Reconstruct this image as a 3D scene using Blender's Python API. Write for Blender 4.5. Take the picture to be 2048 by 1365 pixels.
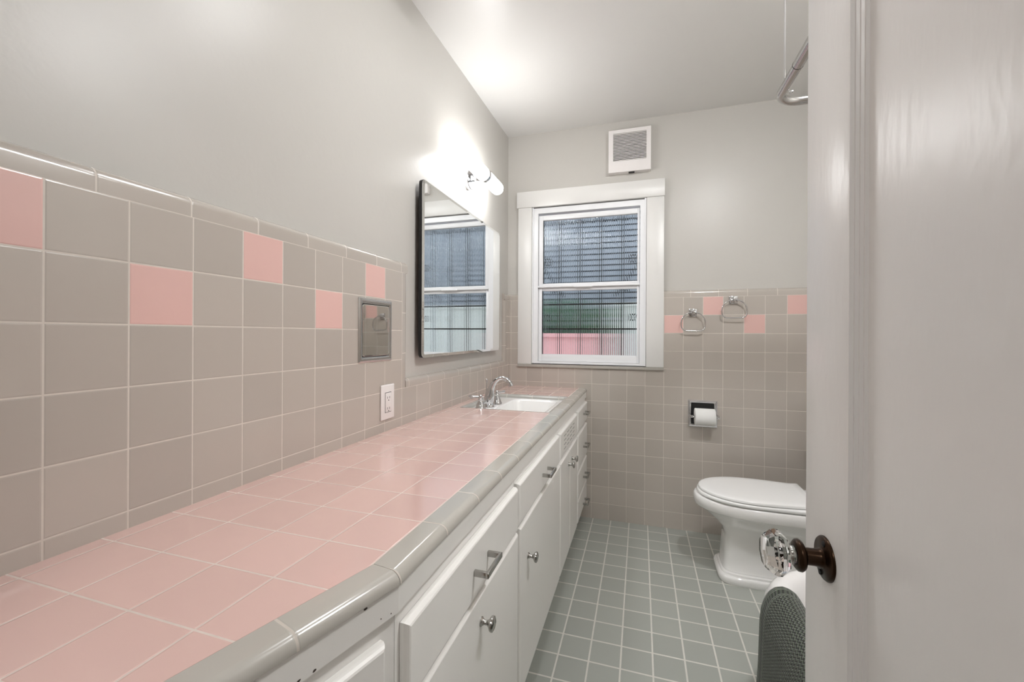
import bpy, bmesh, math, random
from mathutils import Vector, Matrix
random.seed(4)
PI = math.pi
for o in list(bpy.data.objects): bpy.data.objects.remove(o)
scn = bpy.context.scene
COL = scn.collection

# ------------------------------------------------------------------ camera, world, lights, exposure
cam_d = bpy.data.cameras.new('camera'); cam = bpy.data.objects.new('camera', cam_d); COL.objects.link(cam)
cam_d.sensor_width = 36.0; cam_d.sensor_fit = 'HORIZONTAL'
cam_d.lens = 828.9 / 2048 * 36.0
cam_d.shift_y = -12.6 / 2048
cam_d.clip_start = 0.01
TH = 0.3003
cam.matrix_world = (Matrix.Translation((0, 0, 1.182)) @ Matrix.Rotation(TH, 4, 'Z') @
                    Matrix.Rotation(PI / 2, 4, 'X') @ Matrix.Rotation(0.0049, 4, 'Z'))
scn.camera = cam
vs = scn.view_settings
vs.view_transform = 'Standard'; vs.look = 'None'; vs.gamma = 1.0; vs.use_curve_mapping = False
vs.exposure = 0.63
SCONCE_E = 16.5       # lit opal shades by the mirror
CEIL_E = 215.0         # opal dome on the ceiling over the tub
MID_FILL_E = 18.0          # fill dome added out of view to brighten the left wall and door
HALL_FILL_W = 7.0         # fill lamp added in the unseen hall, W
SKY = (0.74, 0.84, 0.95); SKY_E = 1.5
w = bpy.data.worlds.new('sky'); scn.world = w; w.use_nodes = True
w.node_tree.nodes['Background'].inputs[0].default_value = (*SKY, 1)
w.node_tree.nodes['Background'].inputs[1].default_value = SKY_E

# ------------------------------------------------------------------ node helpers / materials
def srgb(r, g, b):
    f = lambda c: (c / 255 / 12.92) if c / 255 <= 0.04045 else ((c / 255 + 0.055) / 1.055) ** 2.4
    return (f(r), f(g), f(b), 1)

class NT:
    def __init__(s, name):
        s.m = bpy.data.materials.new(name); s.m.use_nodes = True
        s.t = s.m.node_tree; s.b = s.t.nodes['Principled BSDF']
    def n(s, typ, **kw):
        nd = s.t.nodes.new(typ)
        for k, v in kw.items(): setattr(nd, k, v)
        return nd
    def link(s, a, b): s.t.links.new(a, b)
    def put(s, sock, v):
        if isinstance(v, bpy.types.NodeSocket): s.link(v, sock)
        else: sock.default_value = v[:3] if sock.type == 'VECTOR' and hasattr(v, '__len__') else v
    def math(s, op, a, b=None, c=None, clamp=False):
        nd = s.n('ShaderNodeMath', operation=op, use_clamp=clamp); s.put(nd.inputs[0], a)
        if b is not None: s.put(nd.inputs[1], b)
        if c is not None: s.put(nd.inputs[2], c)
        return nd.outputs[0]
    def mix(s, f, a, b):
        nd = s.n('ShaderNodeMix', data_type='RGBA'); s.put(nd.inputs[0], f)
        s.put(nd.inputs[6], a); s.put(nd.inputs[7], b); return nd.outputs[2]
    def smooth(s, v, lo, hi, a=0.0, b=1.0):
        nd = s.n('ShaderNodeMapRange', interpolation_type='SMOOTHSTEP'); s.put(nd.inputs[0], v)
        for i, x in enumerate((lo, hi, a, b)): nd.inputs[i + 1].default_value = x
        return nd.outputs[0]
    def coords(s):
        tc = s.n('ShaderNodeTexCoord'); sp = s.n('ShaderNodeSeparateXYZ'); s.link(tc.outputs['Object'], sp.inputs[0])
        return tc.outputs['Object'], sp.outputs
    def noise(s, co, scale, detail=3, rough=0.5):
        nd = s.n('ShaderNodeTexNoise'); nd.inputs['Scale'].default_value = scale
        nd.inputs['Detail'].default_value = detail; nd.inputs['Roughness'].default_value = rough
        s.put(nd.inputs['Vector'], co); return nd.outputs[0]
    def bump(s, h, strength, dist, prev=None):
        nd = s.n('ShaderNodeBump'); s.put(nd.inputs['Height'], h)
        nd.inputs['Strength'].default_value = strength; nd.inputs['Distance'].default_value = dist
        if prev is not None: s.link(prev, nd.inputs['Normal'])
        s.link(nd.outputs[0], s.b.inputs['Normal']); return nd.outputs[0]

def plain(name, col, rough=0.4, metal=0.0, noise_bump=None, coat=0.0, spec=0.5, stretch=None, var=0.03):
    t = NT(name); co, xyz = t.coords()
    nz = t.noise(co, 6.0)
    c2 = tuple(min(1, c * (1 - var)) for c in col[:3]) + (1,)
    c1 = tuple(min(1, c * (1 + var)) for c in col[:3]) + (1,)
    t.put(t.b.inputs['Base Color'], t.mix(nz, c2, c1))
    t.b.inputs['Roughness'].default_value = rough; t.b.inputs['Metallic'].default_value = metal
    t.b.inputs['Coat Weight'].default_value = coat; t.b.inputs['Coat Roughness'].default_value = 0.08
    t.b.inputs['Specular IOR Level'].default_value = spec
    if noise_bump:
        v = co
        if stretch:
            mp = t.n('ShaderNodeMapping'); t.link(co, mp.inputs[0]); mp.inputs['Scale'].default_value = stretch; v = mp.outputs[0]
        t.bump(t.noise(v, noise_bump[0], 2), noise_bump[1], noise_bump[2])
    return t.m

def tile_mat(name, u, v, base, grout, gw, rough=0.15, pink=None, pinkcol=None, var=0.05, bump=0.35, coat=0.5, wob=1.0):
    """u, v: (axis index, origin, signed pitch) or None"""
    t = NT(name); co, xyz = t.coords()
    ds = []; ids = []
    for a in (u, v):
        if a is None: ids.append(None); continue
        q = t.math('DIVIDE', t.math('SUBTRACT', xyz[a[0]], a[1]), a[2])
        fr = t.math('FRACT', q); ids.append(t.math('FLOOR', q))
        ds.append(t.math('MULTIPLY', t.math('MINIMUM', fr, t.math('SUBTRACT', 1.0, fr)), abs(a[2])))
    d = ds[0] if len(ds) == 1 else t.math('MINIMUM', ds[0], ds[1])
    face = t.smooth(d, gw * 0.5 - 0.0004, gw * 0.5 + 0.0004)
    cv = t.n('ShaderNodeCombineXYZ')
    for i, x in enumerate(ids):
        if x is not None: t.link(x, cv.inputs[i])
    wn = t.n('ShaderNodeTexWhiteNoise'); t.link(cv.outputs[0], wn.inputs[0])
    val = t.math('MULTIPLY_ADD', wn.outputs[0], 2 * var, 1 - var)
    col = base
    if pink:
        tot = None
        for row, res in pink:
            r = t.math('COMPARE', ids[1], float(row), 0.1)
            m4 = t.math('COMPARE', t.math('FLOORED_MODULO', ids[0], 4.0), float(res), 0.1)
            mm = t.math('MULTIPLY', r, m4); tot = mm if tot is None else t.math('ADD', tot, mm)
        col = t.mix(tot, base, pinkcol)
    vm = t.n('ShaderNodeVectorMath', operation='SCALE'); t.put(vm.inputs[0], col); t.link(val, vm.inputs['Scale'])
    gn = t.noise(co, 60.0)
    g2 = t.mix(gn, tuple(c * 0.85 for c in grout[:3]) + (1,), grout)
    t.put(t.b.inputs['Base Color'], t.mix(face, g2, vm.outputs[0]))
    t.put(t.b.inputs['Roughness'], t.math('MULTIPLY_ADD', face, rough - 0.75, 0.75))
    t.put(t.b.inputs['Coat Weight'], t.math('MULTIPLY', face, coat)); t.b.inputs['Coat Roughness'].default_value = rough * 0.8
    pil = t.smooth(d, gw * 0.4, gw * 0.5 + 0.0022)
    b1 = t.bump(pil, bump, 0.0012)
    wo = t.math('ADD', t.noise(co, 9.0, 2), t.math('MULTIPLY', wn.outputs[0], 3.0))
    t.bump(wo, 0.12 * wob, 0.01, b1)
    return t.m

def emit(name, col, e):
    t = NT(name); t.b.inputs['Base Color'].default_value = (0.9, 0.9, 0.9, 1)
    t.b.inputs['Emission Color'].default_value = col; t.b.inputs['Emission Strength'].default_value = e
    t.b.inputs['Roughness'].default_value = 0.3
    return t.m

GRAY = srgb(190, 182, 173); PINK = srgb(230, 190, 182); GROUT = srgb(226, 218, 208)
P = 0.1095
LX, BY, ZT = -0.8604, 2.7115, 1.4155          # left tile face, back tile face, top row line
M = {}
M['tileL'] = tile_mat('glazed_wall_tile_left', (1, 0.3881, P), (2, ZT, -P), GRAY, GROUT, 0.0025, pink=[(0, 3), (1, 1)], pinkcol=PINK, rough=0.22, coat=0.4)
M['tileB'] = tile_mat('glazed_wall_tile_back', (0, -0.84607, P), (2, ZT, -P), GRAY, GROUT, 0.0025, pink=[(0, 3), (1, 1)], pinkcol=PINK, rough=0.22, coat=0.4)
M['tileBp'] = tile_mat('glazed_wall_tile_window_strip', (0, -0.84607, P), (2, ZT, -P), GRAY, GROUT, 0.0025, rough=0.22, coat=0.4)
M['tileLp'] = tile_mat('glazed_wall_tile_corner', (1, 0.3881, P), (2, ZT, -P), GRAY, GROUT, 0.0025, rough=0.22, coat=0.4)
M['capL'] = tile_mat('cap_tile_left', (1, 0.4507, 0.1527), None, GRAY, GROUT, 0.0025, rough=0.18)
M['capL2'] = tile_mat('cap_tile_mirror', (1, 1.425, 0.1537), None, GRAY, GROUT, 0.0025, rough=0.18)
M['capLv'] = tile_mat('cap_tile_upright', (2, ZT, -0.1527), None, GRAY, GROUT, 0.0025, rough=0.18)
M['capB'] = tile_mat('cap_tile_back', (0, 0.2903, 0.1527), None, GRAY, GROUT, 0.0025, rough=0.18)
M['counter'] = tile_mat('pink_counter_tile', (0, -0.8295, 0.1120), (1, 0.351, P), srgb(225, 190, 182), srgb(226, 212, 203), 0.0026, rough=0.16, coat=0.8, var=0.04)
M['edge'] = tile_mat('counter_edge_tile', (1, 0.5285, 0.1527), None, srgb(184, 180, 172), srgb(208, 200, 190), 0.0032, rough=0.18)
M['edgeA'] = tile_mat('counter_edge_tile_angled', (1, -0.1445, 0.1535), None, srgb(184, 180, 172), srgb(208, 200, 190), 0.0032, rough=0.18)
M['rim'] = tile_mat('sink_border_tile', (0, -0.735, 0.152), (1, 1.95, 0.152), srgb(178, 176, 170), GROUT, 0.002, rough=0.18)
M['sill'] = tile_mat('sill_tile', (0, -0.742, 0.152), None, srgb(182, 178, 170), srgb(190, 184, 174), 0.002, rough=0.25)
M['floor'] = tile_mat('floor_tile', (0, -0.28538, 0.11129), (1, 2.74122, 0.11129), srgb(166, 169, 162), srgb(222, 220, 212), 0.0060, rough=0.38, coat=0.0, var=0.035, wob=1.6)
M['plaster'] = plain('wall_paint', srgb(202, 199, 193), 0.34, noise_bump=(55, 0.10, 0.004), spec=0.35, var=0.01)
M['ceil'] = plain('ceiling_paint', srgb(226, 225, 222), 0.32, noise_bump=(30, 0.10, 0.004), var=0.01)
M['trim'] = plain('white_trim_paint', srgb(234, 233, 230), 0.3, noise_bump=(40, 0.05, 0.002), var=0.01)
M['vinyl'] = plain('white_vinyl', srgb(244, 245, 247), 0.3, var=0.005)
M['door'] = plain('door_gloss_paint', srgb(248, 247, 246), 0.30, noise_bump=(70, 0.16, 0.004), stretch=(1, 1, 0.35), coat=0.0, var=0.01)
M['cab'] = plain('cabinet_gloss_paint', srgb(246, 244, 240), 0.3, noise_bump=(35, 0.12, 0.003), var=0.015, coat=0.2)
M['white'] = plain('white_plastic', srgb(240, 236, 234), 0.3, var=0.005)
M['ceramic'] = plain('white_porcelain', srgb(244, 243, 241), 0.08, coat=0.7, var=0.005)
M['tub'] = plain('white_enamel', srgb(248, 247, 246), 0.12, coat=0.6, var=0.005)
M['seat'] = plain('toilet_seat_plastic', srgb(246, 246, 245), 0.2, var=0.003)
M['chrome'] = plain('chrome', (0.64, 0.64, 0.65, 1), 0.07, 1.0, var=0.005)
M['steel'] = plain('brushed_steel', (0.52, 0.51, 0.50, 1), 0.22, 1.0, noise_bump=(90, 0.06, 0.002), stretch=(1, 1, 6))
M['nickel'] = plain('satin_nickel', (0.46, 0.45, 0.43, 1), 0.2, 1.0)
M['polish'] = plain('polished_steel_plate', (0.66, 0.65, 0.63, 1), 0.03, 1.0, noise_bump=(10, 0.03, 0.004), var=0.01)
M['mirror'] = plain('mirror_silver', (0.90, 0.92, 0.92, 1), 0.0, 1.0, var=0.0)
M['black'] = plain('black_paint', (0.008, 0.008, 0.009, 1), 0.35)
M['dark'] = plain('dark_slot', (0.02, 0.02, 0.02, 1), 0.7)
M['bronze'] = plain('aged_bronze', srgb(54, 38, 26), 0.28, 0.85, var=0.3)
M['paper'] = plain('tissue_paper', srgb(240, 240, 238), 0.95, noise_bump=(220, 0.1, 0.001), var=0.005)
M['chip'] = plain('bare_wood_chip', srgb(70, 62, 54), 0.8)
M['iron'] = plain('black_iron', (0.015, 0.017, 0.02, 1), 0.5)
M['siding'] = plain('grey_blue_siding', srgb(146, 149, 156), 0.6)
M['lapshade'] = plain('painted_lap_shadow', srgb(52, 60, 72), 0.8)  # dark tone paints the lap shadows between the siding boards
M['pale'] = plain('pale_fence_paint', srgb(214, 212, 204), 0.7)
M['pinkwall'] = plain('pink_stucco', srgb(232, 168, 166), 0.8, noise_bump=(60, 0.3, 0.004))
M['leaf'] = plain('green_leaf', srgb(52, 118, 66), 0.5, var=0.35)
M['concrete'] = plain('concrete', srgb(150, 150, 148), 0.9)
M['wood'] = plain('hall_floor_wood', srgb(150, 110, 75), 0.4)
M['bulb'] = emit('lit_opal_glass', (0.99, 0.99, 1.0, 1), SCONCE_E)
M['dome'] = emit('lit_opal_dome', (0.985, 0.99, 1.0, 1), CEIL_E)
M['filldome'] = emit('added_fill_dome', (0.985, 0.99, 1.0, 1), MID_FILL_E)

def glass_mat(name, ior=1.46, rough=0.0, col=(1, 1, 1, 1)):
    m = bpy.data.materials.new(name); m.use_nodes = True; nt = m.node_tree
    for n in list(nt.nodes): nt.nodes.remove(n)
    g = nt.nodes.new('ShaderNodeBsdfGlass'); o = nt.nodes.new('ShaderNodeOutputMaterial')
    g.inputs['IOR'].default_value = ior; g.inputs['Roughness'].default_value = rough; g.inputs['Color'].default_value = col
    nt.links.new(g.outputs[0], o.inputs[0]); return m
M['pane'] = glass_mat('reeded_glass', 1.48, 0.0, (0.96, 0.975, 0.97, 1))
M['crystal'] = glass_mat('clear_pressed_glass', 1.52)

def mat_knit():
    t = NT('dark_green_knit'); uv = t.n('ShaderNodeUVMap'); sp = t.n('ShaderNodeSeparateXYZ'); t.link(uv.outputs[0], sp.inputs[0])
    u, v = sp.outputs[0], sp.outputs[1]          # metres along the drape and across the mat
    W, L = MAT_W, MAT_L
    du = t.math('MINIMUM', u, t.math('SUBTRACT', L, u)); dv = t.math('MINIMUM', v, t.math('SUBTRACT', W, v))
    # rounded distance to the edge
    R = 0.10
    ax = t.math('MAXIMUM', t.math('SUBTRACT', R, du), 0.0); ay = t.math('MAXIMUM', t.math('SUBTRACT', R, dv), 0.0)
    cor = t.math('SUBTRACT', R, t.math('SQRT', t.math('ADD', t.math('MULTIPLY', ax, ax), t.math('MULTIPLY', ay, ay))))
    d = t.math('MINIMUM', t.math('MAXIMUM', cor, -1.0), t.math('MINIMUM', du, dv))
    inner = t.smooth(d, 0.040, 0.042)
    def ridge(c, w):
        return t.smooth(t.math('ABSOLUTE', t.math('SUBTRACT', d, c)), w * 0.3, w, 1.0, 0.0)
    rd = None
    for c in (0.004, 0.010, 0.016, 0.038, 0.044):
        r = ridge(c, 0.0028); rd = r if rd is None else t.math('MAXIMUM', rd, r)
    s1 = t.math('SINE', t.math('MULTIPLY', v, 2 * PI / 0.0125))
    s2 = t.math('SINE', t.math('MULTIPLY_ADD', s1, 1.1, t.math('MULTIPLY', u, 2 * PI / 0.0095)))
    knit = t.math('MULTIPLY_ADD', s2, 0.5, 0.5)
    bar = t.math('MULTIPLY_ADD', t.math('SINE', t.math('MULTIPLY', t.math('ADD', u, t.math('MULTIPLY', v, 0.2)), 2 * PI / 0.010)), 0.5, 0.5)
    h = t.math('ADD', t.math('MULTIPLY', inner, knit), t.math('MULTIPLY', t.math('SUBTRACT', 1.0, inner), t.math('MULTIPLY', bar, 0.7)))
    h = t.math('MAXIMUM', h, rd)
    t.put(t.b.inputs['Base Color'], t.mix(h, srgb(16, 20, 16), srgb(92, 102, 86)))
    t.b.inputs['Roughness'].default_value = 0.95
    t.b.inputs['Sheen Weight'].default_value = 0.3
    t.bump(h, 1.0, 0.004)
    return t.m
MAT_W, MAT_L = 0.70, 0.62
M['knit'] = mat_knit()

# ------------------------------------------------------------------ mesh helpers
def box(bm, x0, x1, y0, y1, z0, z1, bev=0.0, seg=2):
    mt = Matrix.Translation(((x0 + x1) / 2, (y0 + y1) / 2, (z0 + z1) / 2)) @ Matrix.Diagonal((abs(x1 - x0), abs(y1 - y0), abs(z1 - z0), 1))
    r = bmesh.ops.create_cube(bm, size=1, matrix=mt)
    if bev > 0:
        es = list({e for v in r['verts'] for e in v.link_edges})
        bmesh.ops.bevel(bm, geom=es, offset=bev, segments=seg, profile=0.5, affect='EDGES')
    return bm
def loft(bm, rings, cap0=True, cap1=True, closed=True):
    vs_ = [[bm.verts.new(p) for p in r] for r in rings]
    n = len(rings[0])
    for a, b in zip(vs_[:-1], vs_[1:]):
        for i in range(n if closed else n - 1):
            j = (i + 1) % n; bm.faces.new((a[i], a[j], b[j], b[i]))
    if cap0: bm.faces.new(vs_[0][::-1])
    if cap1: bm.faces.new(vs_[-1])
    return bm
def lathe(bm, prof, origin=(0, 0, 0), axis=(0, 0, 1), seg=32, cap=True, phase=0.0):
    ax = Vector(axis).normalized(); q = Vector((0, 0, 1)).rotation_difference(ax)
    O = Vector(origin); rings = []
    for r, h in prof:
        rings.append([O + q @ Vector((max(r, 1e-5) * math.cos(2 * PI * i / seg + phase), max(r, 1e-5) * math.sin(2 * PI * i / seg + phase), h)) for i in range(seg)])
    return loft(bm, rings, cap, cap)
def tube(bm, pts, r, seg=12, closed=False, cap=True):
    pts = [Vector(p) for p in pts]; n = len(pts); rad = r if isinstance(r, (list, tuple)) else [r] * n
    T = []
    for i in range(n):
        a = pts[(i - 1) % n] if closed or i > 0 else pts[i]; b = pts[(i + 1) % n] if closed or i < n - 1 else pts[i]
        T.append((b - a).normalized())
    up = Vector((0, 0, 1)) if abs(T[0].z) < 0.9 else Vector((1, 0, 0))
    u = T[0].cross(up).normalized(); rings = []
    for i in range(n):
        u = (u - T[i] * u.dot(T[i])).normalized(); v = T[i].cross(u)
        rings.append([pts[i] + rad[i] * (math.cos(2 * PI * k / seg) * u + math.sin(2 * PI * k / seg) * v) for k in range(seg)])
    if closed: rings.append(rings[0]); return loft(bm, rings, False, False)
    return loft(bm, rings, cap, cap)
def prism(bm, poly, axis, a, b):
    """extrude 2-D polygon along axis (0,1,2) from a to b; poly in the other two axes in order"""
    def mk(p, h):
        q = list(p); q.insert(axis, h); return q
    return loft(bm, [[mk(p, a) for p in poly], [mk(p, b) for p in poly]])
def rrect(cx, cy, hx, hy, r, z, n=8):
    out = []
    for k, (sx, sy) in enumerate(((1, 1), (-1, 1), (-1, -1), (1, -1))):
        for i in range(n + 1):
            t = (k + i / n) * PI / 2
            out.append((cx + sx * (hx - r) + r * math.cos(t), cy + sy * (hy - r) + r * math.sin(t), z))
    return out
def arc(cx, cy, r, a0, a1, n=10):
    return [(cx + r * math.cos(a0 + (a1 - a0) * i / n), cy + r * math.sin(a0 + (a1 - a0) * i / n)) for i in range(n + 1)]
def obj(name, bm, m, parent=None, smooth=True, ang=35):
    bmesh.ops.remove_doubles(bm, verts=bm.verts, dist=1e-6)
    bmesh.ops.recalc_face_normals(bm, faces=bm.faces)
    me = bpy.data.meshes.new(name); bm.to_mesh(me); bm.free()
    if smooth:
        me.polygons.foreach_set('use_smooth', [True] * len(me.polygons)); me.set_sharp_from_angle(angle=math.radians(ang))
    me.materials.append(m)
    o = bpy.data.objects.new(name, me); COL.objects.link(o)
    if parent is not None: o.parent = parent
    return o
def tag(o, label, cat, group=None):
    o['label'] = label; o['category'] = cat
    if group: o['group'] = group
    return o
def thing(name, label, cat, loc=(0, 0, 0), group=None):
    o = bpy.data.objects.new(name, None); COL.objects.link(o); o.location = loc; o.empty_display_size = 0.05
    return tag(o, label, cat, group)
def at(o, root):
    """parts are modelled in world coordinates: keep them there under a root placed at the thing's base"""
    o.parent = root; o.matrix_parent_inverse = Matrix.Translation(-Vector(root.location)); return o
def struct(name, bm, m, parent=None, **k):
    o = obj(name, bm, m, parent, **k)
    o['kind'] = 'structure'; return o
NB = bmesh.new
def boxes(*bs):
    bm = NB()
    for b in bs: box(bm, *b)
    return bm

# ------------------------------------------------------------------ the room
PLX, PLY = LX - 0.018, BY + 0.018          # plaster faces
RX, FY = 1.15, -0.10                        # right wall tile face, wall with the doorway
CZ = 2.545
struct('floor', boxes((PLX - .1, RX + .15, FY - .14, PLY + .1, -0.1, 0.0)), M['floor'])
bm = NB()
zc = lambda y: 2.5455 + (y - PLY) * 0.0245
loft(bm, [[(PLX - .1, FY - .12, zc(FY)), (RX + .15, FY - .12, zc(FY)), (RX + .15, PLY + .12, zc(PLY + .12)), (PLX - .1, PLY + .12, zc(PLY + .12))],
          [(PLX - .1, FY - .12, 2.7), (RX + .15, FY - .12, 2.7), (RX + .15, PLY + .12, 2.7), (PLX - .1, PLY + .12, 2.7)]])
struct('ceiling', bm, M['ceil'])
wl = struct('wall_left', boxes((PLX - .12, PLX, FY - .12, PLY + .12, 0, 2.6)), M['plaster'])
WX0, WX1, WZ0, WZ1 = -0.70, 0.03, 0.985, 2.042      # window opening
wb = struct('wall_back', boxes((PLX, WX0, PLY, PLY + .14, 0, 2.6), (WX1, RX + .02, PLY, PLY + .14, 0, 2.6),
                               (WX0, WX1, PLY, PLY + .14, 0, WZ0), (WX0, WX1, PLY, PLY + .14, WZ1, 2.6)), M['plaster'])
wr = struct('wall_right', boxes((RX + .018, RX + .14, FY - .12, PLY + .12, 0, 2.6)), M['plaster'])
wf = struct('wall_front', boxes((PLX, -0.56, FY - .12, FY, 0, 2.6), (0.30, RX + .02, FY - .12, FY, 0, 2.6), (-0.56, 0.30, FY - .12, FY, 2.06, 2.6)), M['plaster'])
# tiled wainscots
CUT, Z1 = 1.3748, ZT - 4 * P       # end of the tall field, top line of the low field under the mirror
at(obj('tile_wainscot', boxes((PLX, LX, FY, CUT, 0, ZT), (PLX, LX, CUT, 2.64, 0, Z1)), M['tileL'], wl), wl)
at(obj('tile_wainscot', boxes((PLX, LX, 2.64, PLY, 0, ZT)), M['tileLp'], wl), wl)
CAP = [(0, 0), (.018, 0), (.018, .024), (.0165, .032), (.012, .038), (.006, .0412), (0, .042)]
def cap_left(y0, y1, z, s=1.0, mat='capL', name='cap_tiles'):
    bm = NB(); pr = [(PLX + d, z + h * s) for d, h in CAP]       # (x,z) along y
    loft(bm, [[(x, y0, zz) for x, zz in pr], [(x, y1, zz) for x, zz in pr]]); return at(obj(name, bm, M[mat], wl, ang=50), wl)
cap_left(FY, 1.41, ZT); cap_left(2.607, PLY, ZT); cap_left(1.4025, 2.6155, Z1, 0.83, 'capL2')
def cap_up(y, sgn, z0, z1):
    bm = NB(); pr = [(PLX + d, y + sgn * h * 0.78) for d, h in CAP]
    loft(bm, [[(x, yy, z0) for x, yy in pr], [(x, yy, z1) for x, yy in pr]]); at(obj('cap_tiles', bm, M['capLv'], wl, ang=50), wl)
cap_up(CUT, 1, Z1, ZT + .001); cap_up(2.64, -1, Z1, ZT + .001)
# back
CX0, CX1 = -0.797, 0.137
at(obj('tile_wainscot', boxes((PLX, RX + .018, BY, PLY, 0, 0.968), (CX1, RX + .018, BY, PLY, .968, ZT)), M['tileB'], wb), wb)
at(obj('tile_wainscot', boxes((PLX, CX0, BY, PLY, .968, ZT)), M['tileBp'], wb), wb)
for a, b in ((PLX, CX0), (CX1, RX + .018)):
    bm = NB(); pr = [(PLY - d, ZT + h) for d, h in CAP]
    loft(bm, [[(a, y, z) for y, z in pr], [(b, y, z) for y, z in pr]]); at(obj('cap_tiles', bm, M['capB'], wb, ang=50), wb)
at(obj('tile_wainscot', boxes((RX, RX + .018, FY, BY, 0, ZT + .04)), M['tileL'], wr), wr)
at(obj('tile_wainscot', boxes((0.30, RX, FY, FY + .018, 0, ZT + .04)), M['tileB'], wf), wf)
struct('trim_1', boxes((-0.62, -0.56, FY - .14, FY + .012, 0, 2.12), (-0.56, 0.30, FY - .14, FY + .012, 2.06, 2.12)), M['trim'])
# hallway beyond the doorway
struct('floor_hall', boxes((-1.6, 1.6, -2.0, FY - .14, -.1, 0)), M['wood'])
struct('ceiling_hall', boxes((-1.6, 1.6, -2.0, FY - .12, 2.5, 2.6)), M['ceil'])
struct('wall_hall', boxes((-1.6, 1.6, -2.1, -2.0, 0, 2.6), (-1.7, -1.6, -2.1, FY - .12, 0, 2.6), (1.6, 1.7, -2.1, FY - .12, 0, 2.6),
                          (-1.6, PLX, FY - .22, FY - .12, 0, 2.6), (RX, 1.6, FY - .22, FY - .12, 0, 2.6)), M['plaster'])
hl = thing('hall_fill_light', 'added round fill light on the unseen hallway ceiling', 'light', (-0.1, -1.0, 2.5))
bm = NB(); lathe(bm, [(.16, 0), (.16, -.03), (.15, -.035)], (-0.1, -1.0, 2.5)); at(obj('base', bm, M['chrome']), hl)
ld = bpy.data.lights.new('hall_fill_lamp', 'AREA'); ld.shape = 'DISK'; ld.size = 0.3; ld.energy = HALL_FILL_W; ld.color = (1.0, .98, .95)
lo = bpy.data.objects.new('lamp', ld); COL.objects.link(lo); lo.location = (0, 0, -.04); lo.parent = hl

# ------------------------------------------------------------------ window
win = struct('window_1', boxes((-.693, -.662, BY + .012, PLY + .11, .990, 2.036), (-.004, .022, BY + .012, PLY + .11, .990, 2.036),
                               (-.662, -.004, BY + .012, PLY + .11, 2.000, 2.036), (-.662, -.004, BY + .012, PLY + .11, .990, 1.004),
                               (WX0, -.693, BY + .002, PLY + .11, .990, 2.04), (.022, .032, BY + .002, PLY + .11, .990, 2.04)), M['vinyl'])
def wp(name, m, *bs, bev=.0015):
    bm = NB()
    for b in bs: box(bm, *b, bev)
    return at(obj(name, bm, M[m], win), win)
wp('head_casing', 'trim', (-.806, .140, BY - .012, PLY, 2.041, 2.148))
wp('side_casing', 'trim', (CX0, -.702, BY - .006, PLY, .985, 2.041)); wp('side_casing', 'trim', (.034, CX1, BY - .006, PLY, .985, 2.041))
def sash(x0, x1, z0, z1, gx0, gx1, gz0, gz1, y):
    s = wp('sash', 'vinyl', (x0, gx0, y, y + .03, z0, z1), (gx1, x1, y, y + .03, z0, z1), (gx0, gx1, y, y + .03, z0, gz0), (gx0, gx1, y, y + .03, gz1, z1), bev=.002)
    n = round((gx1 - gx0 + .006) / .0116); wv = (gx1 - gx0 + .006) / n; front = []
    R = .0195
    for i in range(n):
        for f in (-.5, -.47, -.43, -.38, -.28, -.18, -.08, .02, .12, .22, .32, .40, .44, .475):
            u = f * wv; g = max(0, (abs(f) - .38) / .12)
            front.append((gx0 - .003 + (i + .5) * wv + u, y + .0115 + R - math.sqrt(R * R - u * u) + .0009 * g * g))
    front.append((gx1 + .003, y + .012)); poly = front + [(gx1 + .003, y + .016), (gx0 - .003, y + .016)]
    bm = NB(); loft(bm, [[(a, b, gz0 - .003) for a, b in poly], [(a, b, gz1 + .003) for a, b in poly]])
    p = obj('glass_pane', bm, M['pane'], s, ang=28); return s
us = sash(-.66, -.006, 1.512, 1.988, -.630, -.0205, 1.5275, 1.955, BY + .026)
ls = sash(-.661, -.005, 1.005, 1.511, -.637, -.022, 1.052, 1.479, BY + .030)
wp('meeting_rail', 'vinyl', (-.661, -.005, BY + .012, BY + .027, 1.500, 1.512), (-.42, -.30, BY + .006, BY + .014, 1.497, 1.506))
sill = struct('trim_2', boxes((CX0, CX1 + .002, BY - .012, PLY + .0, .968, .9845)), M['sill'])

# ------------------------------------------------------------------ exterior seen through the reeded panes
GZ = -0.4
struct('ground', boxes((-5, 6, PLY + .14, 8, GZ - .1, GZ)), M['concrete'])
nb = thing('neighbour_building', 'grey blue building with narrow horizontal siding outside the window', 'building', (0, 5.2, GZ))
bm = NB()
z = 1.30
while z < 3.6:
    box(bm, -4.0, 3.5, 5.16, 5.2, z, z + .050); z += .068
at(obj('siding_boards', bm, M['siding'], smooth=False), nb)
at(obj('wall', boxes((-4, 3.5, 5.2, 5.4, GZ, 3.6)), M['lapshade'], smooth=False), nb)
at(obj('corner_board', boxes((-1.02, -.92, 5.15, 5.2, GZ, 3.6), (.9, 1.0, 5.15, 5.2, GZ, 3.6)), M['siding']), nb)
tag(obj('garden_wall', boxes((-3.2, -.35, 4.35, 4.5, GZ, 1.16), (-3.25, -.33, 4.32, 4.53, 1.16, 1.20)), M['pinkwall']), 'low pink wall seen through the lower window pane', 'wall')
bm = NB()
for i in range(14): box(bm, -.25 + i * .16, -.10 + i * .16, 4.40, 4.42, GZ, 1.48, .003)
box(bm, -.27, 2.0, 4.42, 4.46, 1.25, 1.31); box(bm, -.27, 2.0, 4.38, 4.46, 1.48, 1.52)
tag(obj('board_fence', bm, M['pale'], smooth=False), 'pale board fence right of the pink wall outside', 'fence')
sh = thing('garden_shrub', 'green leafy shrub behind the pink wall outside the window', 'shrub', (-1.3, 4.8, GZ))
bm = NB()
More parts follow.
